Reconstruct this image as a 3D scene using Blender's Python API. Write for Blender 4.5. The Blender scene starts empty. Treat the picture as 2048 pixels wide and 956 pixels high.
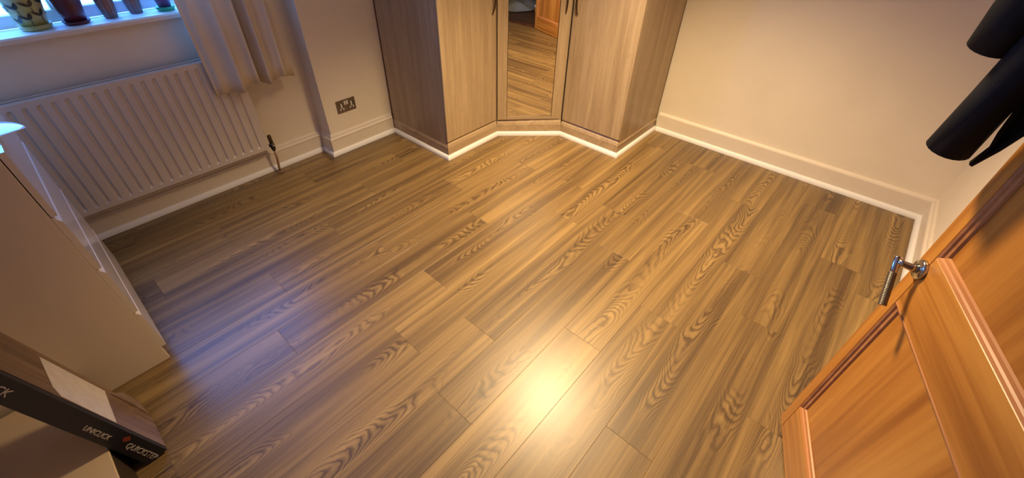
import bpy, bmesh, math, random
from mathutils import Vector, Matrix
random.seed(7)
SCN = bpy.context.scene
COL = SCN.collection

# ------------------------------------------------------------------ camera
CX, CY, F = 1007.7, 458.4, 846.3
RIGHT = Vector((0.6690248, -0.7431624, 0.0107466))
DOWN = Vector((-0.4712624, -0.4353416, -0.7670655))
FWD = Vector((0.5747326, 0.5081214, -0.6414788))
cam = bpy.data.cameras.new('camera')
cam.sensor_width = 36.0
cam.lens = F / 2048 * 36.0
cam.shift_x = (1024 - CX) / 2048
cam.shift_y = (CY - 478) / 2048
cam.clip_start = 0.02
camo = bpy.data.objects.new('camera', cam)
COL.objects.link(camo)
M = Matrix((RIGHT, -DOWN, -FWD)).transposed().to_4x4()
M.translation = Vector((0, 0, 1.588))
camo.matrix_world = M
SCN.camera = camo

# ------------------------------------------------------------------ world, light, exposure
SKY = (0.085, 0.30, 1.0)
SKY_STRENGTH = 22.0
SPOT_POWER = 500.0
SPOT_ANGLE = 121.0
BULB_STRENGTH = 12.0
BULB_COLOR = (1.0, 0.735, 0.42)
LAMP = (1.76, 1.02, 2.30)
world = bpy.data.worlds.new('dusk_sky')
SCN.world = world
world.use_nodes = True
bg = world.node_tree.nodes['Background']
bg.inputs['Color'].default_value = (*SKY, 1)
bg.inputs['Strength'].default_value = SKY_STRENGTH
po = bpy.data.lights.new('window_portal', 'AREA')
po.shape = 'RECTANGLE'; po.size = 1.18; po.size_y = 0.83
po.cycles.is_portal = True
pobj = bpy.data.objects.new('window_portal', po)
COL.objects.link(pobj)
pobj.location = (0.23, 3.10, 1.445)
pobj.rotation_euler = (math.radians(-90), 0, 0)
vs = SCN.view_settings
vs.view_transform = 'Standard'
vs.look = 'None'
vs.gamma = 1.0
vs.exposure = 0.0
vs.use_curve_mapping = False
SCN.cycles.use_denoising = True
SCN.cycles.max_bounces = 8
SCN.cycles.diffuse_bounces = 5
SCN.cycles.sample_clamp_indirect = 6.0

# ------------------------------------------------------------------ material helpers
class NT:
    def __init__(s, name):
        s.m = bpy.data.materials.new(name); s.m.use_nodes = True
        s.t = s.m.node_tree; s.b = s.t.nodes['Principled BSDF']
    def n(s, kind, **kw):
        nd = s.t.nodes.new(kind)
        for k, v in kw.items(): setattr(nd, k, v)
        return nd
    def l(s, a, b): s.t.links.new(a, b)
    def math(s, op, a, b=None):
        nd = s.n('ShaderNodeMath', operation=op)
        for i, v in enumerate((a, b)):
            if v is None: continue
            if isinstance(v, (int, float)): nd.inputs[i].default_value = v
            else: s.l(v, nd.inputs[i])
        return nd.outputs[0]
    def coords(s, scale=(1, 1, 1), rnd=True, rot=(0, 0, 0)):
        tc = s.n('ShaderNodeTexCoord'); mp = s.n('ShaderNodeMapping')
        mp.inputs['Scale'].default_value = scale; mp.inputs['Rotation'].default_value = rot
        out = tc.outputs['Object']
        if rnd:
            oi = s.n('ShaderNodeObjectInfo')
            cb = s.n('ShaderNodeCombineXYZ')
            for i, k in enumerate((17.3, 41.7, 29.1)):
                s.l(s.math('MULTIPLY', oi.outputs['Random'], k), cb.inputs[i])
            ad = s.n('ShaderNodeVectorMath', operation='ADD')
            s.l(out, ad.inputs[0]); s.l(cb.outputs[0], ad.inputs[1]); out = ad.outputs[0]
        s.l(out, mp.inputs['Vector'])
        return mp.outputs['Vector']
    def noise(s, vec, scale=1.0, detail=2.0, rough=0.5, dist=0.0):
        nd = s.n('ShaderNodeTexNoise')
        s.l(vec, nd.inputs['Vector'])
        nd.inputs['Scale'].default_value = scale; nd.inputs['Detail'].default_value = detail
        nd.inputs['Roughness'].default_value = rough; nd.inputs['Distortion'].default_value = dist
        return nd.outputs['Fac']
    def ramp(s, fac, stops):
        nd = s.n('ShaderNodeValToRGB'); e = nd.color_ramp.elements
        while len(e) < len(stops): e.new(0.5)
        for el, (p, c) in zip(e, stops):
            el.position = p; el.color = (*c, 1) if len(c) == 3 else c
        s.l(fac, nd.inputs['Fac'])
        return nd.outputs['Color']
    def mix(s, fac, a, b, mode='MIX'):
        nd = s.n('ShaderNodeMix', data_type='RGBA', blend_type=mode)
        for i, v in ((0, fac), (6, a), (7, b)):
            if isinstance(v, (int, float)): nd.inputs[i].default_value = v
            elif isinstance(v, tuple): nd.inputs[i].default_value = (*v, 1)
            else: s.l(v, nd.inputs[i])
        return nd.outputs[2]
    def bump(s, h, strength=0.2, dist=0.002):
        nd = s.n('ShaderNodeBump'); nd.inputs['Strength'].default_value = strength
        nd.inputs['Distance'].default_value = dist
        s.l(h, nd.inputs['Height']); s.l(nd.outputs[0], s.b.inputs['Normal'])
    def set(s, color=None, rough=None, metal=None, spec=None, **kw):
        if color is not None:
            if isinstance(color, tuple): s.b.inputs['Base Color'].default_value = (*color, 1)
            else: s.l(color, s.b.inputs['Base Color'])
        if rough is not None:
            if isinstance(rough, (int, float)): s.b.inputs['Roughness'].default_value = rough
            else: s.l(rough, s.b.inputs['Roughness'])
        if metal is not None: s.b.inputs['Metallic'].default_value = metal
        if spec is not None: s.b.inputs['Specular IOR Level'].default_value = spec
        for k, v in kw.items(): s.b.inputs[k.replace('_', ' ')].default_value = v
        return s.m

def plain(name, color, rough=0.5, metal=0.0, spec=0.5, var=0.08, scale=8.0, bump=0.0, bscale=60.0, **kw):
    t = NT(name); v = t.coords(rnd=False)
    f = t.noise(v, scale, 4)
    c = t.mix(f, tuple(x * (1 - var) for x in color), tuple(min(1, x * (1 + var)) for x in color))
    if bump: t.bump(t.noise(v, bscale, 3), bump, 0.002)
    return t.set(c, rough, metal, spec, **kw)

def wood(name, dark, mid, light, axis='z', grain=70.0, along=3.0, band=6.0, rough=0.4, spec=0.5, bump=0.08, rnd=True, flecks=0.0):
    t = NT(name); i = 'xyz'.index(axis)
    sc = [grain] * 3; sc[i] = along
    fine = t.noise(t.coords(tuple(sc), rnd), 1.0, 4, 0.6)
    sb = [band] * 3; sb[i] = band * 0.07
    broad = t.noise(t.coords(tuple(sb), rnd), 1.0, 2, 0.5, 0.6)
    mx = t.math('ADD', t.math('MULTIPLY', fine, 0.5), t.math('MULTIPLY', broad, 0.5))
    c = t.ramp(mx, [(0.33, dark), (0.5, mid), (0.66, light)])
    if flecks:
        sf = [grain * 1.8] * 3; sf[i] = along * 4
        fl = t.noise(t.coords(tuple(sf), rnd), 1.0, 2, 0.5)
        fm = t.ramp(fl, [(0.62, (0, 0, 0)), (0.72, (flecks,) * 3)])
        c = t.mix(fm, c, tuple(x * 0.6 for x in dark))
    if bump: t.bump(fine, bump, 0.001)
    return t.set(c, rough, 0.0, spec)

def laminate():
    t = NT('toasted_oak_laminate')
    oi = t.n('ShaderNodeObjectInfo'); rnd = oi.outputs['Random']
    tc = t.n('ShaderNodeTexCoord'); sp = t.n('ShaderNodeSeparateXYZ'); t.l(tc.outputs['Object'], sp.inputs[0])
    r2 = t.math('FRACT', t.math('MULTIPLY', rnd, 7.31)); r3 = t.math('FRACT', t.math('MULTIPLY', rnd, 23.7))
    # cathedral figure: nested parabolas about a heart line, bent by slow noise
    warp = t.noise(t.coords((3.0, 10.0, 1.0)), 1.0, 1.5, 0.5)
    yc = t.math('ADD', t.math('MULTIPLY', r2, 0.09), 0.05)
    dy = t.math('ADD', t.math('SUBTRACT', sp.outputs['Y'], yc), t.math('MULTIPLY', t.math('SUBTRACT', t.noise(t.coords((2.2, 1.0, 1.0)), 1.0, 1), 0.5), 0.10))
    dy2 = t.math('MULTIPLY', dy, dy)
    sg = t.math('SUBTRACT', t.math('MULTIPLY', t.math('GREATER_THAN', r3, 0.5), 2.0), 1.0)
    h = t.math('ADD', t.math('MULTIPLY', dy2, 1150.0), t.math('MULTIPLY', t.math('MULTIPLY', sp.outputs['X'], sg), 15.0))
    h = t.math('ADD', h, t.math('MULTIPLY', warp, 10.0))
    h = t.math('ADD', h, t.math('MULTIPLY', t.noise(t.coords((45.0, 60.0, 1.0)), 1.0, 2), 0.55))
    ring = t.math('FRACT', h)
    ringc = t.ramp(ring, [(0.0, (0.50,) * 3), (0.10, (0.08,) * 3), (0.34, (0.52,) * 3), (0.62, (0.86,) * 3), (0.90, (0.72,) * 3), (1.0, (0.50,) * 3)])
    fine = t.noise(t.coords((2.4, 200.0, 1.0)), 1.0, 3, 0.6)
    streak = t.noise(t.coords((0.7, 21.0, 1.0)), 1.0, 3, 0.55, 0.5)
    across = t.math('POWER', 2.718, t.math('MULTIPLY', dy2, -330.0))
    pm = t.ramp(t.noise(t.coords((2.3, 2.0, 1.0)), 1.0, 1, 0.5), [(0.44, (0.05,) * 3), (0.60, (1.0,) * 3)])
    pm = t.math('MULTIPLY', pm, across)
    val = t.math('ADD', t.math('MULTIPLY', streak, 0.80), t.math('MULTIPLY', fine, 0.40))
    val = t.math('SUBTRACT', val, 0.10)
    rr = t.math('MULTIPLY', t.math('SUBTRACT', ringc, 0.62), t.math('MULTIPLY', pm, 0.50))
    val = t.math('ADD', val, rr)
    val = t.math('ADD', val, t.math('MULTIPLY', t.math('SUBTRACT', rnd, 0.5), 0.13))
    c = t.ramp(val, [(0.10, (0.040, 0.021, 0.009)), (0.34, (0.094, 0.053, 0.021)), (0.54, (0.192, 0.116, 0.041)), (0.80, (0.35, 0.222, 0.078))])
    hh = t.math('ADD', t.math('MULTIPLY', fine, 0.6), t.math('MULTIPLY', ringc, t.math('MULTIPLY', pm, 0.4)))
    t.bump(hh, 0.10, 0.0006)
    rg = t.math('ADD', t.math('MULTIPLY', fine, 0.10), 0.46)
    m = t.set(c, rg, 0.0, 0.4)
    t.b.inputs['Specular Tint'].default_value = (1.0, 0.84, 0.58, 1)
    t.b.inputs['Coat Weight'].default_value = 0.65
    t.b.inputs['Coat Roughness'].default_value = 0.345
    return m

def wallpaint(name, color, bump=0.12):
    t = NT(name); v = t.coords(rnd=False)
    f = t.noise(v, 1.6, 4, 0.55)
    c = t.mix(t.ramp(f, [(0.35, (0, 0, 0)), (0.65, (1, 1, 1))]), tuple(x * 0.93 for x in color), color)
    t.bump(t.noise(v, 90.0, 3, 0.6), bump, 0.003)
    return t.set(c, 0.75, 0.0, 0.25)

MAT = {}
MAT['laminate'] = laminate()
MAT['screed'] = plain('floor_base', (0.05, 0.035, 0.025), 0.9)
MAT['wall'] = wallpaint('cream_wall_paint', (0.78, 0.69, 0.54))
MAT['ceiling'] = wallpaint('ceiling_paint', (0.80, 0.77, 0.70))
MAT['skirting'] = plain('cream_skirting_gloss', (0.70, 0.61, 0.49), 0.42, var=0.05)
MAT['bead'] = plain('white_bead', (0.76, 0.74, 0.71), 0.4, var=0.02)
MAT['white'] = plain('white_gloss', (0.80, 0.80, 0.78), 0.3, var=0.02)
MAT['radiator'] = plain('radiator_enamel', (0.60, 0.53, 0.45), 0.38, var=0.03)
MAT['veneer'] = wood('wardrobe_veneer', (0.30, 0.205, 0.115), (0.385, 0.275, 0.16), (0.46, 0.34, 0.205), 'z', 90, 2.6, 14, 0.36, 0.5, 0.05, True, 0.45)
MAT['veneer_h'] = wood('wardrobe_plinth_veneer', (0.33, 0.23, 0.13), (0.42, 0.30, 0.175), (0.50, 0.37, 0.22), 'x', 60, 2.6, 14, 0.4, 0.5, 0.05)
MAT['mahogany'] = wood('dark_mahogany_strip', (0.06, 0.018, 0.008), (0.10, 0.03, 0.012), (0.15, 0.05, 0.02), 'z', 60, 2.5, 10, 0.45)
MAT['mirror'] = plain('mirror_silver', (0.93, 0.93, 0.92), 0.01, 1.0, var=0.0)
MAT['bronze'] = plain('dark_bronze', (0.10, 0.065, 0.035), 0.35, 0.9)
MAT['gap'] = plain('black_gap_shade', (0.01, 0.008, 0.006), 0.9)
MAT['door'] = wood('orange_pine_door', (0.30, 0.100, 0.014), (0.45, 0.178, 0.026), (0.56, 0.250, 0.042), 'z', 40, 1.2, 11, 0.34, 0.5, 0.05)
MAT['door_h'] = wood('orange_pine_rail', (0.30, 0.100, 0.014), (0.45, 0.178, 0.026), (0.60, 0.270, 0.046), 'x', 40, 1.2, 22, 0.34, 0.5, 0.05)
MAT['moulding'] = wood('pine_moulding', (0.34, 0.13, 0.04), (0.46, 0.19, 0.06), (0.55, 0.25, 0.09), 'x', 40, 4, 12, 0.3, 0.5, 0.03)
MAT['chrome'] = plain('polished_steel', (0.60, 0.58, 0.55), 0.16, 1.0, var=0.03)
MAT['brushed'] = plain('dark_brushed_steel', (0.16, 0.14, 0.12), 0.38, 0.85, var=0.1)
MAT['chest'] = plain('cream_melamine', (0.70, 0.58, 0.42), 0.45, var=0.02)
MAT['chest_gloss'] = plain('cream_melamine_front', (0.72, 0.62, 0.48), 0.14, var=0.02)
MAT['paper'] = plain('glossy_white_paper', (0.88, 0.89, 0.90), 0.12, var=0.01)
MAT['navy'] = plain('navy_carton_print', (0.012, 0.013, 0.022), 0.42, var=0.2)
MAT['packwood'] = wood('carton_wood_print', (0.10, 0.055, 0.028), (0.17, 0.10, 0.055), (0.25, 0.16, 0.10), 'z', 40, 2, 9, 0.22)
MAT['packlabel'] = plain('pale_label_print', (0.64, 0.57, 0.50), 0.3, var=0.25, scale=26)
MAT['print'] = plain('pale_lettering', (0.60, 0.54, 0.46), 0.5)
MAT['orange'] = plain('orange_mark', (0.30, 0.05, 0.02), 0.5)
MAT['film'] = plain('shrink_film_over_wood', (0.20, 0.13, 0.09), 0.15, var=0.3, scale=40, bump=0.3, bscale=25)
MAT['kraft'] = plain('tan_carton_top', (0.56, 0.42, 0.25), 0.6, var=0.06)
MAT['kraft_side'] = plain('dark_carton_side', (0.035, 0.022, 0.012), 0.6)
MAT['coat'] = plain('black_fabric', (0.010, 0.010, 0.011), 0.8, var=0.3, scale=30, bump=0.2, bscale=300, spec=0.2)
MAT['black'] = plain('black_plastic', (0.015, 0.014, 0.013), 0.35)
MAT['copper'] = plain('painted_copper_pipe', (0.36, 0.20, 0.11), 0.4, 0.3)
MAT['collar'] = plain('brown_pipe_collar', (0.20, 0.12, 0.06), 0.5)
MAT['socketplate'] = plain('brushed_socket_plate', (0.20, 0.16, 0.12), 0.35, 0.8)
MAT['insert'] = plain('cream_socket_insert', (0.62, 0.57, 0.46), 0.4)
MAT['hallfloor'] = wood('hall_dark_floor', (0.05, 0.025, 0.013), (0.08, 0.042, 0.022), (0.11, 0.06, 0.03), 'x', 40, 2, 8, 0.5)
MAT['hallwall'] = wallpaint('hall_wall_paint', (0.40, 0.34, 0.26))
MAT['greycloth'] = plain('grey_dust_cloth', (0.30, 0.31, 0.31), 0.9, var=0.2, bump=0.4, bscale=40)
MAT['potgreen'] = plain('olive_yellow_glaze', (0.40, 0.37, 0.13), 0.3, var=0.12)
MAT['motif'] = plain('dark_leaf_motif', (0.025, 0.035, 0.025), 0.4)
MAT['maroon'] = plain('maroon_plastic', (0.085, 0.012, 0.022), 0.35, var=0.15)
MAT['terracotta'] = plain('mottled_brown_pot', (0.26, 0.105, 0.075), 0.55, var=0.35, scale=40)
MAT['emerald'] = plain('emerald_plastic', (0.02, 0.34, 0.16), 0.25)
MAT['purple'] = plain('purple_plastic', (0.12, 0.035, 0.12), 0.35)
MAT['soil'] = plain('potting_soil', (0.03, 0.02, 0.013), 0.95, var=0.4, scale=80)
MAT['leaf'] = plain('leaf_green', (0.05, 0.12, 0.03), 0.45, var=0.3)

def fabric():
    t = NT('cream_curtain_cloth'); v = t.coords(rnd=False)
    c = t.mix(t.noise(v, 5, 3), (0.74, 0.65, 0.53), (0.80, 0.71, 0.59))
    t.bump(t.noise(t.coords((400, 400, 900), False), 1, 2), 0.15, 0.001)
    m = t.set(c, 0.85, 0.0, 0.15)
    tr = t.n('ShaderNodeBsdfTranslucent'); tr.inputs['Color'].default_value = (0.62, 0.56, 0.48, 1)
    mx = t.n('ShaderNodeMixShader'); mx.inputs[0].default_value = 0.22
    out = t.t.nodes['Material Output']
    t.l(t.b.outputs[0], mx.inputs[1]); t.l(tr.outputs[0], mx.inputs[2]); t.l(mx.outputs[0], out.inputs['Surface'])
    return m
MAT['curtain'] = fabric()

def glass(name, tint=(0.95, 0.98, 1.0), gloss=0.08):
    t = NT(name)
    tr = t.n('ShaderNodeBsdfTransparent'); tr.inputs['Color'].default_value = (*tint, 1)
    gl = t.n('ShaderNodeBsdfGlossy'); gl.inputs['Roughness'].default_value = 0.02
    mx = t.n('ShaderNodeMixShader'); mx.inputs[0].default_value = gloss
    t.l(tr.outputs[0], mx.inputs[1]); t.l(gl.outputs[0], mx.inputs[2])
    t.l(mx.outputs[0], t.t.nodes['Material Output'].inputs['Surface'])
    return t.m
MAT['glass'] = glass('window_glass')
MAT['clear'] = glass('clear_plastic', (0.90, 0.93, 0.97), 0.05)

def bulbmat():
    t = NT('lit_bulb'); em = t.n('ShaderNodeEmission')
    em.inputs['Color'].default_value = (*BULB_COLOR, 1); em.inputs['Strength'].default_value = BULB_STRENGTH
    t.l(em.outputs[0], t.t.nodes['Material Output'].inputs['Surface'])
    return t.m
MAT['bulb'] = bulbmat()

# ------------------------------------------------------------------ object helpers
def tag(o, label=None, cat=None, group=None, kind=None):
    if label: o['label'] = label
    if cat: o['category'] = cat
    if group: o['group'] = group
    if kind: o['kind'] = kind
    return o

def thing(name, loc, label, cat, rot=(0, 0, 0), group=None):
    o = bpy.data.objects.new(name, None); COL.objects.link(o)
    o.location = loc; o.rotation_euler = rot; o.empty_display_size = 0.1
    return tag(o, label, cat, group)

def mesh_obj(name, me, mat, parent=None):
    o = bpy.data.objects.new(name, me); COL.objects.link(o)
    if mat and not me.materials: me.materials.append(MAT[mat])
    if parent: o.parent = parent
    return o

def from_bm(name, bm, mat, parent=None, smooth=False):
    bmesh.ops.recalc_face_normals(bm, faces=bm.faces)
    me = bpy.data.meshes.new(name); bm.to_mesh(me); bm.free()
    if smooth:
        for p in me.polygons: p.use_smooth = True
    return mesh_obj(name, me, mat, parent)

def raw(name, verts, faces, mat, parent=None, smooth=False, fix=True):
    bm = bmesh.new()
    vs_ = [bm.verts.new(v) for v in verts]
    for f in faces:
        try: bm.faces.new([vs_[i] for i in f])
        except ValueError: pass
    if not fix:
        me = bpy.data.meshes.new(name); bm.to_mesh(me); bm.free()
        if smooth:
            for p in me.polygons: p.use_smooth = True
        return mesh_obj(name, me, mat, parent)
    return from_bm(name, bm, mat, parent, smooth)

def box_bm(x0, x1, y0, y1, z0, z1, bev=0.0, seg=1, bm=None):
    own = bm is None
    bm = bm or bmesh.new()
    r = bmesh.ops.create_cube(bm, size=1.0)
    for v in r['verts']:
        v.co = Vector((x0 + (v.co.x + .5) * (x1 - x0), y0 + (v.co.y + .5) * (y1 - y0), z0 + (v.co.z + .5) * (z1 - z0)))
    if bev:
        es = list({e for v in r['verts'] for e in v.link_edges})
        bmesh.ops.bevel(bm, geom=es, offset=bev, segments=seg, affect='EDGES', profile=0.5)
    return bm

def box(name, x0, x1, y0, y1, z0, z1, mat, parent=None, bev=0.0, seg=1):
    return from_bm(name, box_bm(x0, x1, y0, y1, z0, z1, bev, seg), mat, parent)

def prism(name, poly, z0, z1, mat, parent=None, bev=0.0):
    n = len(poly)
    v = [(x, y, z0) for x, y in poly] + [(x, y, z1) for x, y in poly]
    f = [tuple(range(n))[::-1], tuple(range(n, 2 * n))] + [(i, (i + 1) % n, n + (i + 1) % n, n + i) for i in range(n)]
    bm = bmesh.new(); vv = [bm.verts.new(p) for p in v]
    for q in f: bm.faces.new([vv[i] for i in q])
    if bev: bmesh.ops.bevel(bm, geom=list(bm.edges), offset=bev, segments=1, affect='EDGES')
    return from_bm(name, bm, mat, parent)

def sweep(name, path, prof, mat, parent=None, smooth=False):
    """profile (d, z): d to the right of the path; mitred corners, capped ends"""
    P = [Vector((p[0], p[1])) for p in path]; k = len(prof); verts = []
    for i, p in enumerate(P):
        def nr(a, b):
            d = (b - a).normalized(); return Vector((d.y, -d.x))
        if i == 0: m = nr(P[0], P[1])
        elif i == len(P) - 1: m = nr(P[-2], P[-1])
        else:
            a, b = nr(P[i - 1], p), nr(p, P[i + 1]); m = (a + b) / (1 + a.dot(b))
        for d, z in prof: verts.append((p.x + m.x * d, p.y + m.y * d, z))
    faces = []
    for i in range(len(P) - 1):
        for j in range(k):
            a, b = i * k + j, i * k + (j + 1) % k
            faces.append((a, b, b + k, a + k))
    faces.append(tuple(range(k))); faces.append(tuple(range((len(P) - 1) * k, len(P) * k))[::-1])
    return raw(name, verts, faces, mat, parent, smooth)

def lathe_bm(prof, seg=28, bm=None, c=(0, 0, 0)):
    """profile (r, z) revolved round z; closed where r = 0"""
    bm = bm or bmesh.new(); rings = []
    for r, z in prof:
        if r < 1e-6: rings.append([bm.verts.new((c[0], c[1], c[2] + z))])
        else: rings.append([bm.verts.new((c[0] + r * math.cos(2 * math.pi * i / seg), c[1] + r * math.sin(2 * math.pi * i / seg), c[2] + z)) for i in range(seg)])
    for a, b in zip(rings, rings[1:]):
        for i in range(seg):
            j = (i + 1) % seg
            if len(a) == 1 and len(b) == 1: continue
            if len(a) == 1: bm.faces.new((a[0], b[i], b[j]))
            elif len(b) == 1: bm.faces.new((a[i], b[0], a[j]))
            else: bm.faces.new((a[i], b[i], b[j], a[j]))
    return bm

def tube_bm(pts, radii, seg=12, bm=None, flat=(1, 1)):
    bm = bm or bmesh.new(); pts = [Vector(p) for p in pts]
    if isinstance(radii, (int, float)): radii = [radii] * len(pts)
    rings = []; up = None
    for i, p in enumerate(pts):
        d = (pts[min(i + 1, len(pts) - 1)] - pts[max(i - 1, 0)]).normalized()
        if up is None:
            up = Vector((0, 0, 1)) if abs(d.z) < 0.9 else Vector((1, 0, 0))
        u = (up - d * up.dot(d)).normalized(); w = d.cross(u); up = u
        rings.append([bm.verts.new(p + radii[i] * (flat[0] * math.cos(2 * math.pi * k / seg) * u + flat[1] * math.sin(2 * math.pi * k / seg) * w)) for k in range(seg)])
    for a, b in zip(rings, rings[1:]):
        for k in range(seg): bm.faces.new((a[k], a[(k + 1) % seg], b[(k + 1) % seg], b[k]))
    bm.faces.new(rings[0][::-1]); bm.faces.new(rings[-1])
    return bm

def frame_ring(name, x0, x1, z0, z1, prof, mat, parent=None, y0=0.0, sgn=1, cap=False):
    """rectangular moulding in the x-z plane; profile (inset, y) from outside in"""
    v = []; f = []; k = len(prof)
    for ins, y in prof:
        for (x, z) in ((x0 + ins, z0 + ins), (x1 - ins, z0 + ins), (x1 - ins, z1 - ins), (x0 + ins, z1 - ins)):
            v.append((x, y0 + sgn * y, z))
    for i in range(k if cap else k - 1):
        for c in range(4):
            a, b = i * 4 + c, i * 4 + (c + 1) % 4
            i2 = (i + 1) % k
            f.append((a, b, i2 * 4 + (c + 1) % 4, i2 * 4 + c))
    return raw(name, v, f, mat, parent)

def text_obj(name, s, size, mat, parent, loc, rot, extrude=0.0006):
    cu = bpy.data.curves.new(name, 'FONT'); cu.body = s; cu.size = size; cu.extrude = extrude
    cu.resolution_u = 2
    tmp = bpy.data.objects.new('tmp', cu); COL.objects.link(tmp)
    dg = bpy.context.evaluated_depsgraph_get()
    me = bpy.data.meshes.new_from_object(tmp.evaluated_get(dg))
    bpy.data.objects.remove(tmp)
    me.materials.clear(); me.name = name
    o = mesh_obj(name, me, mat, parent)
    o.location = loc; o.rotation_euler = rot
    return o

# ------------------------------------------------------------------ the room shell
XL, XR = -0.67, 3.235          # left wall, right wall
YD, YW, YP = -0.566, 2.883, 2.745   # door wall, window wall, pier face
XP = 1.227                     # pier side
H = 2.40
DX0, DX1, DH = -0.21, 0.575, 2.03   # doorway
WX0, WX1, WZ0, WZ1 = -0.36, 0.82, 1.03, 1.86   # window opening

floor = tag(box('floor', XL - 0.1, XR + 0.1, YD - 0.02, YW + 0.1, -0.06, -0.0085, 'screed'), kind='structure')
PITCH, ROW0, LEN = 0.1901, 0.0119, 1.2
JOINT = {-2: 2.425, -1: 1.719, 0: 2.025, 1: 1.442, 2: 1.090, 3: 1.687, 4: 2.021, 5: 1.757, 6: 0.888,
         7: 0.199, 8: 0.858, 9: 0.337, 10: 0.754, 11: 1.125, 12: 0.31, 13: 0.93, 14: -0.05, 15: 0.52, -3: 1.05, -4: 0.5}
plank_mesh = {}
def plank(x0, x1, y0, y1):
    L, W = round(x1 - x0, 4), round(y1 - y0, 4)
    key = (L, W)
    if key not in plank_mesh:
        g, b, zb, e = 0.0002, 0.0007, -0.008, 0.0004
        lo = [(g, g, zb), (L - g, g, zb), (L - g, W - g, zb), (g, W - g, zb)]
        mi = [(x, y, -e) for x, y, _ in lo]
        hi = [(g + b, g + b, 0), (L - g - b, g + b, 0), (L - g - b, W - g - b, 0), (g + b, W - g - b, 0)]
        v = lo + mi + hi
        f = [(3, 2, 1, 0), (8, 9, 10, 11)]
        for k in range(4):
            j = (k + 1) % 4
            f += [(k, j, 4 + j, 4 + k), (4 + k, 4 + j, 8 + j, 8 + k)]
        me = bpy.data.meshes.new('plank'); me.from_pydata(v, [], f); me.update()
        me.materials.append(MAT['laminate']); plank_mesh[key] = me
    o = bpy.data.objects.new('plank', plank_mesh[key]); COL.objects.link(o)
    o.location = (x0, y0, 0); o.parent = floor
for k in range(-4, 16):
    y0, y1 = ROW0 + k * PITCH, ROW0 + (k + 1) * PITCH
    y0, y1 = max(y0, YD + 0.002), min(y1, YW - 0.006)
    if y1 - y0 < 0.02: continue
    j = JOINT.get(k, 0.4)
    while j > XL: j -= LEN
    while j < XR:
        a, b = max(j, XL + 0.006), min(j + LEN, XR - 0.006)
        if b - a > 0.02: plank(a, b, y0, y1)
        j += LEN

def wall(name, *boxes, mat='wall'):
    bm = bmesh.new()
    for b in boxes: box_bm(*b, bm=bm)
    return tag(from_bm(name, bm, mat), kind='structure')
WT = 0.24
wall('wall_window', (XL - 0.12, WX0, YW, YW + WT, 0, H), (WX1, XP + 0.01, YW, YW + WT, 0, H), (WX0, WX1, YW, YW + WT, 0, WZ0 - 0.03), (WX0, WX1, YW, YW + WT, WZ1, H))
wall('wall_pier', (XP, XR + 0.12, YP, YW + WT, 0, H))
wall('wall_right', (XR, XR + 0.12, YD - 0.10, YP, 0, H))
wall('wall_left', (XL - 0.12, XL, YD - 0.10, YW, 0, H))
wall('wall_door', (XL, DX0, YD - 0.10, YD, 0, H), (DX1, XR, YD - 0.10, YD, 0, H), (DX0, DX1, YD - 0.10, YD, DH, H))
wall('ceiling', (XL - 0.12, XR + 0.12, YD - 0.10, YW + WT, H, H + 0.1), mat='ceiling')
# hallway behind the doorway
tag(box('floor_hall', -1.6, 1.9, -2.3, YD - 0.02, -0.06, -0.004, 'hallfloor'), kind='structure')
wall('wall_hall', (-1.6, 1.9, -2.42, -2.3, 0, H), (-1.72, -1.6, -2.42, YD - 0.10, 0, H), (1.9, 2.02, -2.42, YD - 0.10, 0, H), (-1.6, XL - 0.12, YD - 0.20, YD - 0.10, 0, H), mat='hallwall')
wall('ceiling_hall', (-1.72, 2.02, -2.42, YD - 0.10, H, H + 0.1), mat='ceiling')

# skirting boards with a moulded top, white beads on the floor
SK_OLD = [(0, 0), (0.020, 0), (0.020, 0.112), (0.024, 0.118), (0.021, 0.126), (0.013, 0.132), (0.013, 0.140), (0.009, 0.148), (0.004, 0.152), (0, 0.152)]
SK_NEW = [(0, 0), (0.020, 0), (0.020, 0.128), (0.016, 0.137), (0.010, 0.143), (0.003, 0.146), (0, 0.146)]
BEAD = [(0, 0), (0.019, 0), (0.019, 0.006), (0.0175, 0.014), (0.013, 0.023), (0.006, 0.029), (0, 0.031)]
off = 0.020
tag(sweep('baseboard_window', [(XL + 0.02, YW), (XP, YW), (XP, YP), (1.74, YP)], SK_OLD, 'skirting'), kind='structure')
tag(sweep('baseboard_right', [(XR, 1.20), (XR, YD)], SK_NEW, 'skirting'), kind='structure')
tag(sweep('baseboard_door', [(XR - 0.02, YD), (DX1 + 0.07, YD)], SK_OLD, 'skirting'), kind='structure')
tag(sweep('baseboard_left', [(XL, YD), (XL, YW - 0.02)], SK_NEW, 'skirting'), kind='structure')
tag(sweep('trim_1', [(XL + 0.02, YW - off), (XP - off, YW - off), (XP - off, YP - off), (1.726, YP - off)], BEAD, 'bead'), kind='structure')
tag(sweep('trim_2', [(XR - off, 1.193), (XR - off, YD + off), (DX1 + 0.07, YD + off)], BEAD, 'bead'), kind='structure')
# wardrobe bead follows the plinth
WP = [(1.743, YP - 0.02), (1.743, 2.083), (2.257, 2.083), (2.604, 1.721), (2.604, 1.210), (XR - 0.02, 1.210)]
tag(sweep('trim_3', WP, BEAD, 'bead'), kind='structure')
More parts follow.
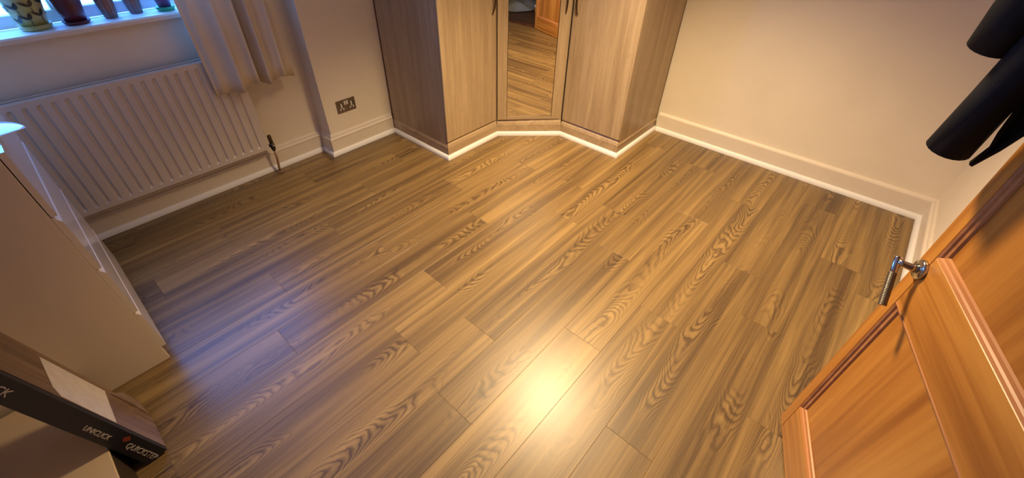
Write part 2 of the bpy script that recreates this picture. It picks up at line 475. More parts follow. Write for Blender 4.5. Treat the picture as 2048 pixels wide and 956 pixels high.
# architrave round the doorway
arch = [(DX0 - 0.06, DX0 + 0.012), (DX1 - 0.012, DX1 + 0.06)]
for i, (a, b) in enumerate(arch):
    tag(box('trim_%d' % (4 + i), a, b, YD - 0.115, YD + 0.012, 0, DH, 'door', None, 0.003), kind='structure')
tag(box('trim_6', DX0 - 0.06, DX1 + 0.06, YD - 0.115, YD + 0.012, DH, DH + 0.06, 'door_h', None, 0.003), kind='structure')
tag(box('trim_7', DX0 + 0.012, DX1 - 0.012, YD - 0.06, YD - 0.001, -0.004, 0.005, 'mahogany', None, 0.002), kind='structure')

# ------------------------------------------------------------------ window
win = tag(bpy.data.objects.new('window_1', None), kind='structure'); COL.objects.link(win)
WY = 3.02
def wbox(name, x0, x1, z0, z1, y0=WY, y1=WY + 0.06, mat='white'):
    return box(name, x0 , x1, y0, y1, z0, z1, mat, win, 0.004)
wbox('frame_rail', WX0, WX1, WZ0, WZ0 + 0.055); wbox('frame_rail', WX0, WX1, WZ1 - 0.055, WZ1)
for x in (WX0, 0.202, WX1 - 0.055): wbox('frame_post', x, x + 0.055, WZ0 + 0.055, WZ1 - 0.055)
for a, b in ((WX0 + 0.055, 0.202), (0.257, WX1 - 0.055)):
    wbox('pane', a, b, WZ0 + 0.055, WZ1 - 0.055, WY + 0.027, WY + 0.031, 'glass')
SILL = [(0, 1.0), (0.034, 1.0), (0.040, 1.006), (0.041, 1.022), (0.036, 1.030), (-0.137, 1.030), (-0.137, 1.0)]
s = sweep('window_sill', [(WX0 - 0.05, YW), (WX1 + 0.03, YW)], [(d, z) for d, z in SILL if d >= 0] + [(0, 1.03)], 'skirting', win)
box('window_board', WX0, WX1, YW, WY, WZ0 - 0.03, WZ0, 'white', win)

# ------------------------------------------------------------------ corner wardrobe: three units
WH = 2.05
PL = [(-0.02, 0), (0.0, 0), (0.0, 0.088), (-0.003, 0.094), (-0.003, 0.099), (-0.015, 0.121), (-0.02, 0.123)]
def bow_handle(parent, base, out, z0=0.885, z1=1.06):
    base, out = Vector(base), Vector(out)
    pts, rad = [], []
    for i in range(13):
        t_ = i / 12; d = 0.004 + 0.026 * math.sin(math.pi * t_) ** 0.8
        pts.append(base + out * d + Vector((0, 0, z0 + (z1 - z0) * t_))); rad.append(0.0022 + 0.0042 * math.sin(math.pi * (0.08 + 0.84 * t_)))
    return from_bm('handle', tube_bm(pts, rad, 10), 'bronze', parent, True)

# left unit
wl = thing('wardrobe', (0, 0, 0), 'light oak wardrobe unit with plain door beside the pier and double socket', 'wardrobe')
box('side_panel', 1.749, 1.767, 2.108, 2.722, 0.10, WH, 'veneer', wl, 0.001)
box('side_panel', 2.236, 2.254, 2.108, 2.722, 0.10, WH, 'veneer', wl, 0.001)
box('back_panel', 1.753, 2.25, 2.722, 2.742, 0.10, WH, 'mahogany', wl)
box('bottom_panel', 1.768, 2.235, 2.11, 2.72, 0.10, 0.118, 'veneer', wl)
box('top_panel', 1.745, 2.256, 2.08, 2.742, WH + 0.001, WH + 0.03, 'veneer_h', wl, 0.002)
d = box('door', 1.749, 2.250, 2.088, 2.106, 0.128, WH - 0.005, 'veneer', wl, 0.0015)
bow_handle(d, (2.214, 2.087, 0), (0, -1, 0))
sweep('plinth', WP[:3], [(a - 0.001, z) for a, z in PL], 'veneer_h', wl)

# corner unit with the diagonal mirror door
wc = thing('wardrobe', (0, 0, 0), 'light oak corner wardrobe unit with tall mirror set in diagonal door', 'wardrobe')
prism('carcass', [(2.259, 2.112), (2.620, 1.736), (3.232, 1.736), (3.232, 2.742), (2.259, 2.742)], 0.10, WH, 'veneer', wc)
prism('top_panel', [(2.259, 2.080), (2.600, 1.724), (3.232, 1.724), (3.232, 2.742), (2.259, 2.742)], WH + 0.001, WH + 0.03, 'veneer_h', wc)
A, B = Vector((2.257, 2.0825)), Vector((2.612, 1.7305))
du = (B - A).normalized(); DL = (B - A).length
mdoor = bpy.data.objects.new('mirror_door', None); COL.objects.link(mdoor); mdoor.parent = wc
mdoor.location = (A.x, A.y, 0); mdoor.rotation_euler = (0, 0, math.atan2(du.y, du.x))
# local x along the door, local -y towards the room
def mpart(name, x0, x1, y0, y1, z0, z1, mat, bev=0.001):
    return box(name, x0, x1, y0, y1, z0, z1, mat, mdoor, bev)
zb, zt = 0.128, WH - 0.005
mpart('stile', 0.004, 0.074, 0.0, 0.018, zb, zt, 'veneer')
mpart('stile', DL - 0.078, DL - 0.005, 0.0, 0.018, zb, zt, 'veneer')
mpart('rail', 0.0745, DL - 0.0785, 0.0, 0.018, zb, zb + 0.026, 'veneer_h')
mpart('rail', 0.0745, DL - 0.0785, 0.0, 0.018, zt - 0.07, zt, 'veneer_h')
mpart('mirror', 0.075, DL - 0.079, 0.004, 0.010, zb + 0.027, zt - 0.071, 'mirror', 0.0)
frame_ring('mirror_edge', 0.0745, DL - 0.0785, zb + 0.0265, zt - 0.0705, [(0, 0.0), (0.002, 0.0005), (0.003, 0.0038)], 'bronze', mdoor)
bow_handle(mdoor, (DL - 0.040, -0.001, 0), (0, -1, 0))
sweep('plinth', WP[2:4], [(a - 0.001, z) for a, z in PL], 'veneer_h', wc)

box('gap_shade_strip', 2.2515, 2.2575, 2.097, 2.1065, 0.125, WH, 'gap', wc)  # black strip paints in the shade of the gap between the doors
prism('gap_shade_strip', [(2.616, 1.7185), (2.6275, 1.7185), (2.6275, 1.7345), (2.621, 1.7345)], 0.125, WH, 'gap', wc)  # same painted gap shade on the right of the mirror door

# right unit
wr = thing('wardrobe', (0, 0, 0), 'light oak wardrobe unit standing against the long bare right wall', 'wardrobe')
box('side_panel', 2.629, 3.212, 1.215, 1.233, 0.10, WH, 'veneer', wr, 0.001)
box('side_panel', 2.629, 3.212, 1.704, 1.722, 0.10, WH, 'veneer', wr, 0.001)
box('back_panel', 3.212, 3.232, 1.219, 1.72, 0.10, WH, 'mahogany', wr)
box('bottom_panel', 2.63, 3.21, 1.234, 1.703, 0.10, 0.118, 'veneer', wr)
box('top_panel', 2.601, 3.232, 1.212, 1.722, WH + 0.001, WH + 0.03, 'veneer_h', wr, 0.002)
d = box('door', 2.609, 2.627, 1.215, 1.718, 0.128, WH - 0.005, 'veneer', wr, 0.0015)
bow_handle(d, (2.608, 1.678, 0), (-1, 0, 0))
sweep('plinth', WP[3:], [(a - 0.001, z) for a, z in PL], 'veneer_h', wr)

# ------------------------------------------------------------------ radiator under the window
rad = thing('radiator', (0.26, 2.83, 0), 'cream ribbed panel radiator mounted under the window sill', 'radiator')
RX0, RX1, RZ0, RZ1, RY = -0.30, 0.825, 0.185, 0.795, 2.787
def rad_panel(name, yf, yb, ribs):
    xs = []; p = 0.0505; x = RX0
    g0 = 0.7625
    while g0 - p > RX0 + 0.04: g0 -= p
    cols = [(RX0, 0.0), (RX0 + 0.006, 1.0)]
    g = g0
    while g < RX1 - 0.03:
        cols += [(g - 0.011, 1.0), (g - 0.004, 0.0), (g + 0.004, 0.0), (g + 0.011, 1.0)]
        g += p
    cols += [(RX1 - 0.006, 1.0), (RX1, 0.0)]
    rows = [(RZ0, 0.0, 0), (RZ0 + 0.006, 1.0, 0), (RZ0 + 0.028, 1.0, 0), (RZ0 + 0.040, 1.0, 1), (RZ1 - 0.040, 1.0, 1), (RZ1 - 0.028, 1.0, 0), (RZ1 - 0.005, 1.0, 0), (RZ1, 0.2, 0)]
    v, f = [], []
    for z, e, r in rows:
        for i, (xx, c) in enumerate(cols):
            edge = 0.0 if i in (0, len(cols) - 1) else 1.0
            depth = e * edge * (1.0 if (not r or c > 0.5) else 0.42)
            v.append((xx - 0.26, (yb + (yf - yb) * depth) - 2.83, z))
    n = len(cols)
    for r in range(len(rows) - 1):
        for c in range(n - 1):
            a = r * n + c; f.append((a, a + 1, a + n + 1, a + n))
    k = len(v)
    v += [(RX0 - 0.26, yb - 2.83, RZ0), (RX1 - 0.26, yb - 2.83, RZ0), (RX1 - 0.26, yb - 2.83, RZ1), (RX0 - 0.26, yb - 2.83, RZ1)]
    f.append((k, k + 3, k + 2, k + 1))
    f.append(tuple(range((len(rows) - 1) * n, len(rows) * n)) + (k + 2, k + 3))
    return raw(name, v, f, 'radiator', rad)
rad_panel('front_panel', RY, RY + 0.016, True)
box('convector_fin', RX0 + 0.03 - 0.26, RX1 - 0.03 - 0.26, -0.026, 0.005, RZ0 + 0.03, RZ1 - 0.02, 'radiator', rad)
box('back_panel', RX0 - 0.26, RX1 - 0.26, 0.006, 0.016, RZ0, RZ1, 'radiator', rad, 0.003)
for x in (-0.25, 0.27): box('wall_bracket', x, x + 0.03, 0.0165, 0.052, 0.25, 0.75, 'radiator', rad)
# valve and pipe at the right foot
vl = from_bm('valve', tube_bm([(0.566, -0.030, 0.205), (0.580, -0.030, 0.205), (0.592, -0.030, 0.205)], [0.010, 0.012, 0.012], 14), 'black', rad, True)
from_bm('valve_body', tube_bm([(0.585, -0.030, 0.165), (0.585, -0.030, 0.185), (0.585, -0.030, 0.222)], [0.010, 0.015, 0.013], 14), 'black', vl, True)
from_bm('valve_cap', tube_bm([(0.585, -0.030, 0.2225), (0.585, -0.030, 0.232), (0.585, -0.030, 0.272), (0.585, -0.030, 0.276)], [0.010, 0.012, 0.012, 0.008], 14), 'bronze', vl, True)
from_bm('valve_nut', tube_bm([(0.585, -0.0460, 0.205), (0.585, -0.0500, 0.205)], [0.007, 0.006], 8), 'chrome', vl, True)
from_bm('pipe', tube_bm([(0.585, -0.030, 0.166), (0.584, -0.030, 0.10), (0.578, -0.024, 0.04), (0.576, -0.022, 0.001)], 0.0075, 12), 'copper', rad, True)
cb = lathe_bm([(0.0078, 0.0005), (0.023, 0.0005), (0.023, 0.004), (0.016, 0.009), (0.0078, 0.010)], 20, None, (0.576, -0.022, 0))
from_bm('pipe_collar', cb, 'collar', rad, True)

# ------------------------------------------------------------------ curtain and pole
def curtain():
    x0, x1 = 0.628, 1.118; nx, nz = 96, 22; zt_, v, f = 2.20, [], []
    def yoff(u, zf):
        a = 0.021 * math.sin(u * 2 * math.pi * 2.1 + 0.5) + 0.012 * math.sin(u * 2 * math.pi * 5.3 + 1.2)
        # the two deep pleats
        a -= 0.030 * math.exp(-((u - 0.50) / 0.030) ** 2) - 0.026 * math.exp(-((u - 0.555) / 0.020) ** 2)
        a -= 0.020 * math.exp(-((u - 0.66) / 0.022) ** 2) - 0.022 * math.exp(-((u - 0.715) / 0.030) ** 2)
        return a * (0.75 + 0.35 * zf)
    for j in range(nz + 1):
        zf = 1 - j / nz
        for i in range(nx + 1):
            u = i / nx
            zb_ = 0.598 + 0.022 * math.sin(u * 3.0) + 0.010 * math.sin(u * 17) + (0.012 if u > 0.74 else 0.0)
            z = zb_ + (zt_ - zb_) * j / nz
            lean = 0.016 * zf * (1 - u) - 0.015 * zf * u
            v.append((x0 + (x1 - x0) * u + 0.006 * math.sin(u * 24 + zf * 2) + lean + 0.03 * (1 - zf) * (u - .4), 2.738 + yoff(u, zf), z))
    for j in range(nz):
        for i in range(nx):
            a = j * (nx + 1) + i; f.append((a, a + 1, a + nx + 2, a + nx + 1))
    o = raw('curtain', v, f, 'curtain', None, True)
    m = o.modifiers.new('thickness', 'SOLIDIFY'); m.thickness = 0.003; m.offset = 0
    return o
tag(curtain(), 'cream cloth curtain hanging in folds beside the window over the radiator end', 'curtain')
pole = thing('curtain_pole', (0.4, 2.74, 2.21), 'steel curtain pole fixed above the window', 'curtain pole')
from_bm('rod', tube_bm([(-0.9, 0, 0), (0.76, 0, 0)], 0.009, 12), 'brushed', pole, True)
for x in (-0.85, 0.72): from_bm('bracket', tube_bm([(x, 0.0095, 0), (x, 0.142, 0)], 0.008, 10), 'brushed', pole, True)

# ------------------------------------------------------------------ double wall socket on the pier
so = thing('wall_socket', (1.392, YP, 0.325), 'double power socket with dark metal plate on the pier', 'socket')
box('plate', -0.073, 0.073, -0.006, -0.0005, -0.044, 0.044, 'socketplate', so, 0.0015, 2)
for sx in (-0.038, 0.040):
    ins = box('socket_insert', sx - 0.019, sx + 0.019, -0.0072, -0.0062, -0.030, 0.024, 'brushed', so)
    box('pin_slot', sx - 0.0055, sx + 0.0055, -0.0082, -0.0073, -0.012, 0.021, 'insert', ins)
    for q in (-1, 1): box('pin_slot', sx + q * 0.012 - 0.0045, sx + q * 0.012 + 0.0045, -0.0082, -0.0073, -0.027, -0.012, 'insert', ins)
for sx in (-0.0085, 0.0095): box('switch', sx - 0.0075, sx + 0.0075, -0.0090, -0.0062, 0.006, 0.034, 'insert', so, 0.001)

# ------------------------------------------------------------------ panelled door, swung right back
DW, DT, DHT = 0.77, 0.040, 1.985
ANG = math.radians(18.5)
door = thing('panel_door', (1.311 - DW * math.cos(ANG), -0.276 - DW * math.sin(ANG), 0.0), 'orange stained wooden panelled door swung open beside the doorway', 'door', (0, 0, ANG))
z0 = 0.006
ST = 0.045
R1, R2a, R2b, R3 = 0.155, 0.722, 0.882, DHT - 0.10
box('stile', 0, ST, -DT, 0, z0, DHT, 'door', door, 0.002)
box('stile', DW - ST, DW, -DT, 0, z0, DHT, 'door', door, 0.002)
for a, b in ((z0, R1), (R2a, R2b), (R3, DHT)): box('rail', ST + 0.0003, DW - ST - 0.0003, -DT, 0, a, b, 'door_h', door, 0.0015)
for a, b in ((R1, R2a), (R2b, R3)):
    box('panel', ST - 0.0, DW - ST + 0.0, -DT / 2 - 0.007, -DT / 2 + 0.007, a + 0.001, b - 0.001, 'door', door)
    MP = [(0.0, -0.0015), (0.003, 0.001), (0.008, -0.002), (0.011, -0.006), (0.018, -0.008), (0.021, -0.0125), (0.0, -0.0125)]
    frame_ring('moulding', ST, DW - ST, a, b, MP, 'moulding', door, 0.0, 1, True)
    frame_ring('moulding', ST, DW - ST, a, b, MP, 'moulding', door, -DT, -1, True)
for z in (0.25, 1.0, 1.75):
    from_bm('hinge', tube_bm([(-0.006, 0.004, z - 0.045), (-0.006, 0.004, z + 0.045)], 0.006, 10), 'chrome', door, True)
def lever(side):
    sg = 1 if side else -1; yb_ = 0.0 if side else -DT
    hs, hz = DW - 0.036, 0.832
    bm = tube_bm([(hs, yb_ + sg * 0.0003, hz), (hs, yb_ + sg * 0.007, hz), (hs, yb_ + sg * 0.011, hz)], [0.0265, 0.0265, 0.023], 28)
    h = from_bm('door_handle', bm, 'chrome', door, True)
    from_bm('neck', tube_bm([(hs, yb_ + sg * 0.0112, hz), (hs, yb_ + sg * 0.022, hz), (hs + 0.004, yb_ + sg * 0.040, hz + 0.002), (hs + 0.008, yb_ + sg * 0.050, hz + 0.002)], [0.013, 0.0095, 0.0085, 0.0095], 18), 'chrome', h, True)
    a = Vector((hs + 0.018, yb_ + sg * 0.052, hz + 0.012)); b = Vector((hs - 0.064, yb_ + sg * 0.052, hz - 0.094))
    from_bm('lever', tube_bm([a, a + (b - a) * 0.02, a + (b - a) * 0.30, a + (b - a) * 0.32], [0.008, 0.0095, 0.0095, 0.0088], 20), 'chrome', h, True)
    pts, rr = [], []
    n = 44
    for i in range(n + 1):
        t_ = 0.325 + 0.665 * i / n; pts.append(a + (b - a) * t_); rr.append(0.0098 if i % 2 else 0.0088)
    from_bm('knurled_grip', tube_bm(pts, rr, 18), 'brushed', h, False)
lever(True); lever(False)

# ------------------------------------------------------------------ black jacket hung on the door
coat = thing('jacket', (1.20, -0.22, 1.05), 'black jacket with dangling sleeves hung over the open door', 'jacket')
def W(p): return (p[0] - 1.20, p[1] + 0.22, p[2] - 1.05)
def sleeve(name, pts, rads, flat):
    pts = [Vector(W(p)) for p in pts]
    bm = tube_bm(pts, rads, 20, None, flat)
    bm.faces.ensure_lookup_table()
    ends = [f for f in bm.faces if len(f.verts) == 20]
    bmesh.ops.delete(bm, geom=[ends[-1]], context='FACES_ONLY')
    o = from_bm(name, bm, 'coat', coat, True)
    m = o.modifiers.new('thickness', 'SOLIDIFY'); m.thickness = 0.004; m.offset = -1
    return o
COAT_ANCHOR = True
sleeve('sleeve', [(1.125, -0.240, 1.69), (1.185, -0.185, 1.60), (1.245, -0.148, 1.50), (1.285, -0.136, 1.40), (1.300, -0.134, 1.335)], [0.070, 0.062, 0.052, 0.045, 0.041], (1.0, 0.85))
sleeve('sleeve', [(1.15, -0.24, 1.68), (1.20, -0.225, 1.55), (1.25, -0.210, 1.42), (1.285, -0.188, 1.25), (1.300, -0.180, 1.128)], [0.070, 0.064, 0.054, 0.042, 0.046], (1.0, 0.9))
def coat_body():
    rows = [  # z, centre x, centre y, half width (along door), half depth
        (1.285, 1.050, -0.290, 0.160, 0.040), (1.31, 1.052, -0.290, 0.163, 0.047), (1.40, 1.055, -0.283, 0.168, 0.050), (1.50, 1.065, -0.277, 0.178, 0.054),
        (1.60, 1.055, -0.275, 0.180, 0.056), (1.68, 1.045, -0.275, 0.182, 0.052), (1.73, 1.035, -0.277, 0.168, 0.048), (1.775, 1.025, -0.280, 0.120, 0.044),
        (1.805, 1.02, -0.283, 0.072, 0.042), (1.83, 1.02, -0.286, 0.058, 0.040), (1.845, 1.02, -0.288, 0.052, 0.034)]
    c, s_ = math.cos(ANG), math.sin(ANG); seg = 48; v, f = [], []
    def pt(r, t_, out=0.0):
        z, x, y, a, b = rows[r]
        fold = (0.10 * math.sin(7 * t_ + 1.3 + z) + 0.06 * math.sin(12 * t_ + z * 5)) * max(0.0, min(1.0, (1.78 - z) / 0.3))
        ca, sa = math.cos(t_), math.sin(t_)
        lx = (a + out) * math.copysign(abs(ca) ** 0.75, ca); ly = (b + out) * math.copysign(abs(sa) ** 0.75, sa) * (1 + fold)
        px, py = x + lx * c - ly * s_, y + lx * s_ + ly * c
        hx, hy = px - 1.311, py + 0.276
        nd = -hx * s_ + hy * c      # keep the cloth in front of the door face
        if nd < 0.006: px += -s_ * (0.006 - nd); py += c * (0.006 - nd)
        return W((px, py, z))
    for r in range(len(rows)):
        for k in range(seg): v.append(pt(r, 2 * math.pi * k / seg))
    for r in range(len(rows) - 1):
        for k in range(seg):
            j = (k + 1) % seg; f.append((r * seg + k, r * seg + j, (r + 1) * seg + j, (r + 1) * seg + k))
    o = raw('body', v, f, 'coat', coat, True)
    m = o.modifiers.new('thickness', 'SOLIDIFY'); m.thickness = 0.004; m.offset = -1
    pv, pf = [], []
    for r in range(len(rows) - 2):
        for t_ in (1.45, 1.57, 1.69): pv.append(pt(r, t_, 0.005))
    for r in range(len(rows) - 3):
        for j in range(2): pf.append((r * 3 + j, r * 3 + j + 1, r * 3 + j + 4, r * 3 + j + 3))
    pl_ = raw('placket', pv, pf, 'coat', coat, True)
    md = pl_.modifiers.new('thickness', 'SOLIDIFY'); md.thickness = 0.003; md.offset = 1
    ring = [pt(9, 1.75 + (2 * math.pi - 0.36) * k / 20, 0.004) for k in range(21)]
    from_bm('collar', tube_bm([(x, y, z + 0.004) for x, y, z in ring], 0.013, 10, None, (1.9, 0.45)), 'coat', coat, True)
    return o
coat_body()
def hem_flap():
    inner = [(-0.205, 1.320), (-0.226, 1.237), (-0.229, 1.192), (-0.234, 1.160), (-0.2275, 1.1125)]
    outer = [(-0.272, 1.330), (-0.270, 1.262), (-0.262, 1.200), (-0.248, 1.158), (-0.2280, 1.1115)]
    v, f = [], []; m = 6
    for (ya, za), (yb2, zb2) in zip(inner, outer):
        for j in range(m + 1):
            w = j / m
            v.append(W((1.275 + 0.022 * math.sin(math.pi * w) + 0.05 * (za - 1.2) * -1.0, ya + (yb2 - ya) * w, za + (zb2 - za) * w)))
    for i in range(len(inner) - 1):
        for j in range(m):
            a = i * (m + 1) + j; f.append((a, a + 1, a + m + 2, a + m + 1))
    o = raw('hem_flap', v, f, 'coat', coat, True)
    md = o.modifiers.new('thickness', 'SOLIDIFY'); md.thickness = 0.006; md.offset = 0
hem_flap()
hk = thing('door_hook', (0, 0, 0), 'steel hook over the top of the open door holding the jacket', 'hook')
c_, s_ = math.cos(ANG), math.sin(ANG)
hb = Vector((1.311 - 0.30 * c_, -0.276 - 0.30 * s_, 0)); nn = Vector((-s_, c_, 0))
from_bm('strap', tube_bm([hb - nn * (DT + 0.004) + Vector((0, 0, 1.93)), hb - nn * (DT + 0.004) + Vector((0, 0, 1.990)), hb + nn * 0.004 + Vector((0, 0, 1.990)), hb + nn * 0.004 + Vector((0, 0, 1.88)), hb + nn * 0.035 + Vector((0, 0, 1.865)), hb + nn * 0.045 + Vector((0, 0, 1.90))], 0.0022, 8), 'chrome', hk, True)

# ------------------------------------------------------------------ chest of drawers by the window
chest = thing('chest_of_drawers', (0, 0, 0), 'cream chest of drawers with four overlapping lipped drawer fronts', 'chest of drawers')
FX, SX = -0.153, -0.172; CY0, CY1 = 1.732, 2.50; CB = XL + 0.022
TOP = 0.985
box('side_panel', CB, SX, CY0, CY0 + 0.02, 0.0, TOP - 0.02, 'chest', chest, 0.0008)
box('side_panel', CB, SX, CY1 - 0.02, CY1, 0.0, TOP - 0.02, 'chest', chest, 0.0008)
box('top_panel', CB, SX + 0.002, CY0, CY1, TOP - 0.0195, TOP, 'chest_gloss', chest, 0.001)
box('back_panel', CB, CB + 0.006, CY0 + 0.0205, CY1 - 0.0205, 0.02, TOP - 0.02, 'chest', chest)
box('base_panel', CB + 0.007, SX - 0.01, CY0 + 0.0205, CY1 - 0.0205, 0.05, 0.066, 'chest', chest)
zs = [0.072, 0.291, 0.524, 0.755, TOP - 0.006]
for k in range(4):
    a, b = zs[k] + (0.003 if k == 0 else 0.0), zs[k + 1]
    # front with a top edge cut back into a finger lip
    prof = [(SX + 0.001, a), (FX, a), (FX, b - 0.026), (FX - 0.001, b - 0.0245), (SX + 0.008, b - 0.010), (SX + 0.008, b - 0.0035), (SX + 0.001, b - 0.0035)]
    if k == 3: prof = [(SX + 0.003, a), (FX, a), (FX, b), (SX + 0.003, b)]
    n = len(prof)
    v = [(x, CY0 + 0.0015, z) for x, z in prof] + [(x, CY1 - 0.0015, z) for x, z in prof]
    f = [tuple(range(n)), tuple(range(n, 2 * n))[::-1]] + [(i, (i + 1) % n, n + (i + 1) % n, n + i) for i in range(n)]
    raw('drawer_front', v, f, 'chest_gloss', chest)
    box('drawer_box', CB + 0.03, SX - 0.003, CY0 + 0.03, CY1 - 0.03, max(a, 0.07) + 0.012, b - 0.035, 'chest', chest)

# curled glossy sheet on the chest top
def sheet():
    v, f = [], []; nu, nv = 14, 8
    tip = Vector((-0.086, 1.845)); A0 = Vector((-0.150, 1.822)); B0 = Vector((-0.130, 1.965))
    back0, back1 = Vector((-0.36, 1.76)), Vector((-0.33, 2.02))
    for i in range(nu + 1):
        u = i / nu
        # lower edge: straight from back0 to tip; upper edge bows out
        lo = back0.lerp(tip, u)
        up = (1 - u) ** 2 * back1 + 2 * u * (1 - u) * Vector((-0.10, 2.03)) + u * u * tip
        for j in range(nv + 1):
            w = j / nv
            p = lo.lerp(up, w)
            z = TOP + 0.0012 + 0.012 * max(0, u - 0.45) ** 1.5 + 0.012 * math.sin(math.pi * w) * u * (1 - u) * 4 * 0.5
            v.append((p.x, p.y, z))
    for i in range(nu):
        for j in range(nv):
            a = i * (nv + 1) + j; f.append((a, a + 1, a + nv + 2, a + nv + 1))
    o = raw('leaflet', v, f, 'paper', None, True)
    m = o.modifiers.new('thickness', 'SOLIDIFY'); m.thickness = 0.0012; m.offset = 1
    return o
tag(sheet(), 'curled glossy white sheet poking over the front of the chest top', 'paper')

# ------------------------------------------------------------------ flooring pack leaning on the left wall, low carton behind it
TH = math.radians(9.0)
pack = thing('flooring_pack', (-0.304, 1.31, 0.0105), 'dark carton pack of laminate planks leaning back beside the chest of drawers', 'carton', (0, -TH, 0))
# local: z along the length, +x the wide face, y the width
PW, PT, PLN = 0.212, 0.064, 1.38
body = box('carton', -PT, 0, 0, PW, 0, PLN, 'navy', pack, 0.002)
box('wood_print', 0.0002, 0.0010, 0.014, PW - 0.004, 0.004, PLN - 0.004, 'packwood', pack)
raw('label', [(0.0014, 0.016, 0.235), (0.0014, 0.020, 0.440), (0.0014, 0.050, 0.462), (0.0014, 0.182, 0.478), (0.0014, 0.182, 0.228)], [(0, 1, 2, 3, 4)], 'packlabel', pack)
def film():
    v, f = [], []; n = 12
    rnd = random.Random(3)
    for i in range(n + 1):
        u = i / n
        for j in range(6):
            w = j / 5
            y = PW - 0.03 + (0.020 + 0.050 * math.sin(math.pi * min(1, u * 1.15)) ** 0.7) * w
            x = 0.0016 + 0.016 * math.sin(math.pi * w) * math.sin(math.pi * u) + rnd.uniform(-0.001, 0.002) - 0.02 * w * w
            v.append((x, y, 0.006 + 0.205 * u))
    for i in range(n):
        for j in range(5):
            a = i * 6 + j; f.append((a, a + 1, a + 7, a + 6))
    o = raw('shrink_film', v, f, 'film', pack, True)
    m = o.modifiers.new('thickness', 'SOLIDIFY'); m.thickness = 0.001
film()
RT = (math.radians(90), math.radians(90), 0)
def side_text(s, size, ztop, x=-0.044):
    return text_obj('lettering', s, size, 'print', pack, (x, -0.0007, ztop), RT)
side_text('QUICKSTEP', 0.027, 0.145)
side_text('UNICLICK', 0.022, 0.315)
side_text('UNICLICK', 0.030, 0.690)
raw('logo_mark', [(-0.020, -0.0010, 0.183), (-0.032, -0.0010, 0.168), (-0.020, -0.0010, 0.153), (-0.008, -0.0010, 0.168)], [(0, 1, 2, 3)], 'orange', pack)

low = thing('low_carton', (0, 0, 0), 'low tan-topped carton with dark sides on the floor beside the flooring pack', 'carton')
box('carton_body', XL + 0.0225, -0.403, 0.60, 1.70, 0.0, 0.160, 'kraft_side', low, 0.002)
box('lid', XL + 0.0225, -0.400, 0.598, 1.702, 0.1605, 0.170, 'kraft', low, 0.002)

# ------------------------------------------------------------------ flower pots on the sill
ZS = 1.0305
def pot(name, x, y, rb, rt, h, mat, label, saucer=None, group='pots on the window sill'):
    t_ = thing(name, (x, y, ZS), label, 'plant pot', (0, 0, 0), group)
    z0_ = 0.0
    if saucer:
        sr, sh, sm = saucer
        from_bm('saucer', lathe_bm([(0, 0), (sr * 0.86, 0), (sr, sh), (sr * 0.95, sh), (sr * 0.82, 0.004), (0, 0.004)], 32), sm, t_, True)
        z0_ = 0.0045
    pr = [(0, z0_), (rb, z0_), (rb * 1.0 + (rt - rb) * 0.5, z0_ + h * 0.5), (rt, h), (rt + 0.004, h + 0.002), (rt + 0.004, h + 0.012), (rt - 0.003, h + 0.012), (rt - 0.005, h - 0.01), (rt - 0.006, h - 0.02)]
    from_bm('pot', lathe_bm(pr, 36), mat, t_, True)
    from_bm('soil', lathe_bm([(0, h - 0.008), (rt * 0.5, h - 0.009), (rt - 0.0065, h - 0.014)], 24), 'soil', t_, True)
    return t_
p1 = pot('plant_pot', 0.118, 2.945, 0.046, 0.076, 0.150, 'potgreen', 'olive yellow plant pot painted with dark sprigs on the window sill', (0.062, 0.022, 'potgreen'))
def sprig(parent, ang, z, rb, rt, h, s_=0.02):
    """leaf pair bent round the cone, a hair proud of the glaze"""
    v, f = [], []
    def P(a, b):
        zz = z + b; r = rb + (rt - rb) * (zz / h) + 0.0012; th = ang + a / r
        return (r * math.cos(th), r * math.sin(th), zz)
    def leaf(a0, b0, a1, b1, w):
        k = len(v); n = 5; L_ = []; R_ = []
        dx, dz = a1 - a0, b1 - b0; ln = math.hypot(dx, dz); nx, nz = -dz / ln, dx / ln
        for i in range(n + 1):
            t_ = i / n; ww = w * math.sin(math.pi * (0.06 + 0.9 * t_))
            L_.append((a0 + dx * t_ + nx * ww, b0 + dz * t_ + nz * ww)); R_.append((a0 + dx * t_ - nx * ww, b0 + dz * t_ - nz * ww))
        for q in L_ + R_: v.append(P(*q))
        for i in range(n): f.append((k + i, k + i + 1, k + n + 2 + i, k + n + 1 + i))
    leaf(0, 0, -1.3 * s_, 0.75 * s_, 0.22 * s_); leaf(0, 0, 0.35 * s_, 1.0 * s_, 0.30 * s_); leaf(0.1 * s_, -1.0 * s_, 0, 0, 0.06 * s_)
    raw('sprig', v, f, 'motif', parent)
for a, z in ((-98, 0.048), (-140, 0.035), (-52, 0.058), (-75, 0.098), (-120, 0.092), (-165, 0.080), (-30, 0.105), (20, 0.05), (80, 0.08), (140, 0.06)):
    sprig(p1, math.radians(a), z, 0.046, 0.076, 0.150, 0.027)
pot('plant_pot', 0.262, 2.935, 0.040, 0.060, 0.125, 'maroon', 'dark maroon plastic plant pot with saucer on the window sill', (0.054, 0.014, 'maroon'))
def ribbed(x, y, label):
    t_ = pot('plant_pot', x, y, 0.026, 0.040, 0.115, 'terracotta', label)
    for k in range(12):
        a = 2 * math.pi * k / 12 + 0.2
        from_bm('rib', tube_bm([(0.0265 * math.cos(a), 0.0265 * math.sin(a), 0.003), (0.0405 * math.cos(a), 0.0405 * math.sin(a), 0.112)], 0.0012, 6), 'motif', t_)
    from_bm('clear_sleeve', lathe_bm([(0.036, 0.001), (0.050, 0.125)], 28), 'clear', t_, True)
ribbed(0.398, 2.945, 'mottled brown ribbed pot in clear sleeve next to the maroon pot')
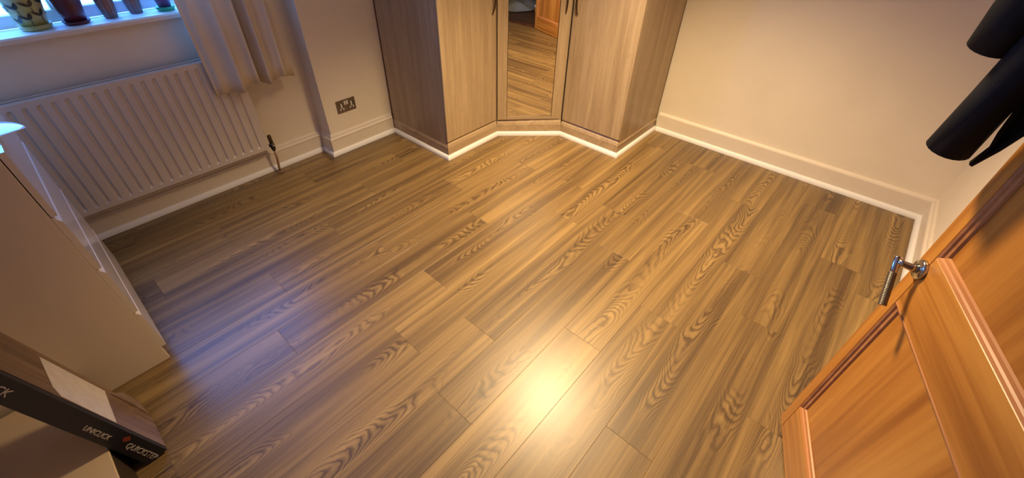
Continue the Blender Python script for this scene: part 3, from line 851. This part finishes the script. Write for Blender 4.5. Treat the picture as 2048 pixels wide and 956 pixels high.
ribbed(0.508, 2.965, 'mottled brown ribbed pot in clear sleeve next to the green saucer')
pot('plant_pot', 0.630, 2.925, 0.026, 0.042, 0.10, 'purple', 'purple pot in an emerald green saucer beside the curtain edge', (0.044, 0.020, 'emerald'))

# ------------------------------------------------------------------ ceiling lamp and hall cloth
lamp = thing('ceiling_spotlight', (LAMP[0], LAMP[1], H), 'white ceiling spotlight pointing straight down at the floor', 'lamp')
dz = LAMP[2] - H
from_bm('ceiling_plate', lathe_bm([(0, -0.0005), (0.070, -0.0005), (0.070, -0.012), (0.064, -0.018), (0, -0.018)], 32), 'white', lamp, True)
from_bm('housing', lathe_bm([(0, -0.0185), (0.060, -0.0185), (0.132, -0.040), (0.156, dz + 0.022), (0.156, dz + 0.012), (0.150, dz + 0.012), (0.150, dz + 0.022), (0, dz + 0.022)], 32), 'white', lamp, True)
from_bm('lens', lathe_bm([(0, dz + 0.014), (0.142, dz + 0.016), (0.147, dz + 0.021), (0, dz + 0.0215)], 32), 'bulb', lamp, True)
sl = bpy.data.lights.new('spot_beam', 'SPOT')
sl.energy = SPOT_POWER; sl.color = BULB_COLOR; sl.spot_size = math.radians(SPOT_ANGLE); sl.spot_blend = 1.0; sl.shadow_soft_size = 0.14
slo = bpy.data.objects.new('spot_beam', sl); COL.objects.link(slo); slo.parent = lamp
slo.location = (0, 0, dz - 0.150)
slo.rotation_euler = Vector((-0.10, -0.28, -2.2)).to_track_quat('-Z', 'Y').to_euler()

def cloth():
    v, f = [], []; n = 24
    rnd = random.Random(5); ph = [rnd.uniform(0, 6) for _ in range(6)]
    for i in range(n + 1):
        for j in range(n + 1):
            u, w = i / n - .5, j / n - .5
            e = max(0, 1 - (max(abs(u), abs(w)) * 2) ** 4)
            z = 0.01 + e * (0.06 + 0.035 * math.sin(u * 14 + ph[0] + 3 * w) + 0.03 * math.sin(w * 17 + ph[1]) + 0.02 * math.sin(u * 31 + w * 23 + ph[2]))
            v.append((-0.55 + u * 0.9 + 0.05 * math.sin(w * 9), -1.35 + w * 0.75 + 0.04 * math.sin(u * 8), max(0.002, z)))
    for i in range(n):
        for j in range(n):
            a = i * (n + 1) + j; f.append((a, a + 1, a + n + 2, a + n + 1))
    return raw('dust_cloth', v, f, 'greycloth', None, True)
tag(cloth(), 'crumpled grey cloth lying on the dark hall floor seen in the mirror', 'cloth')
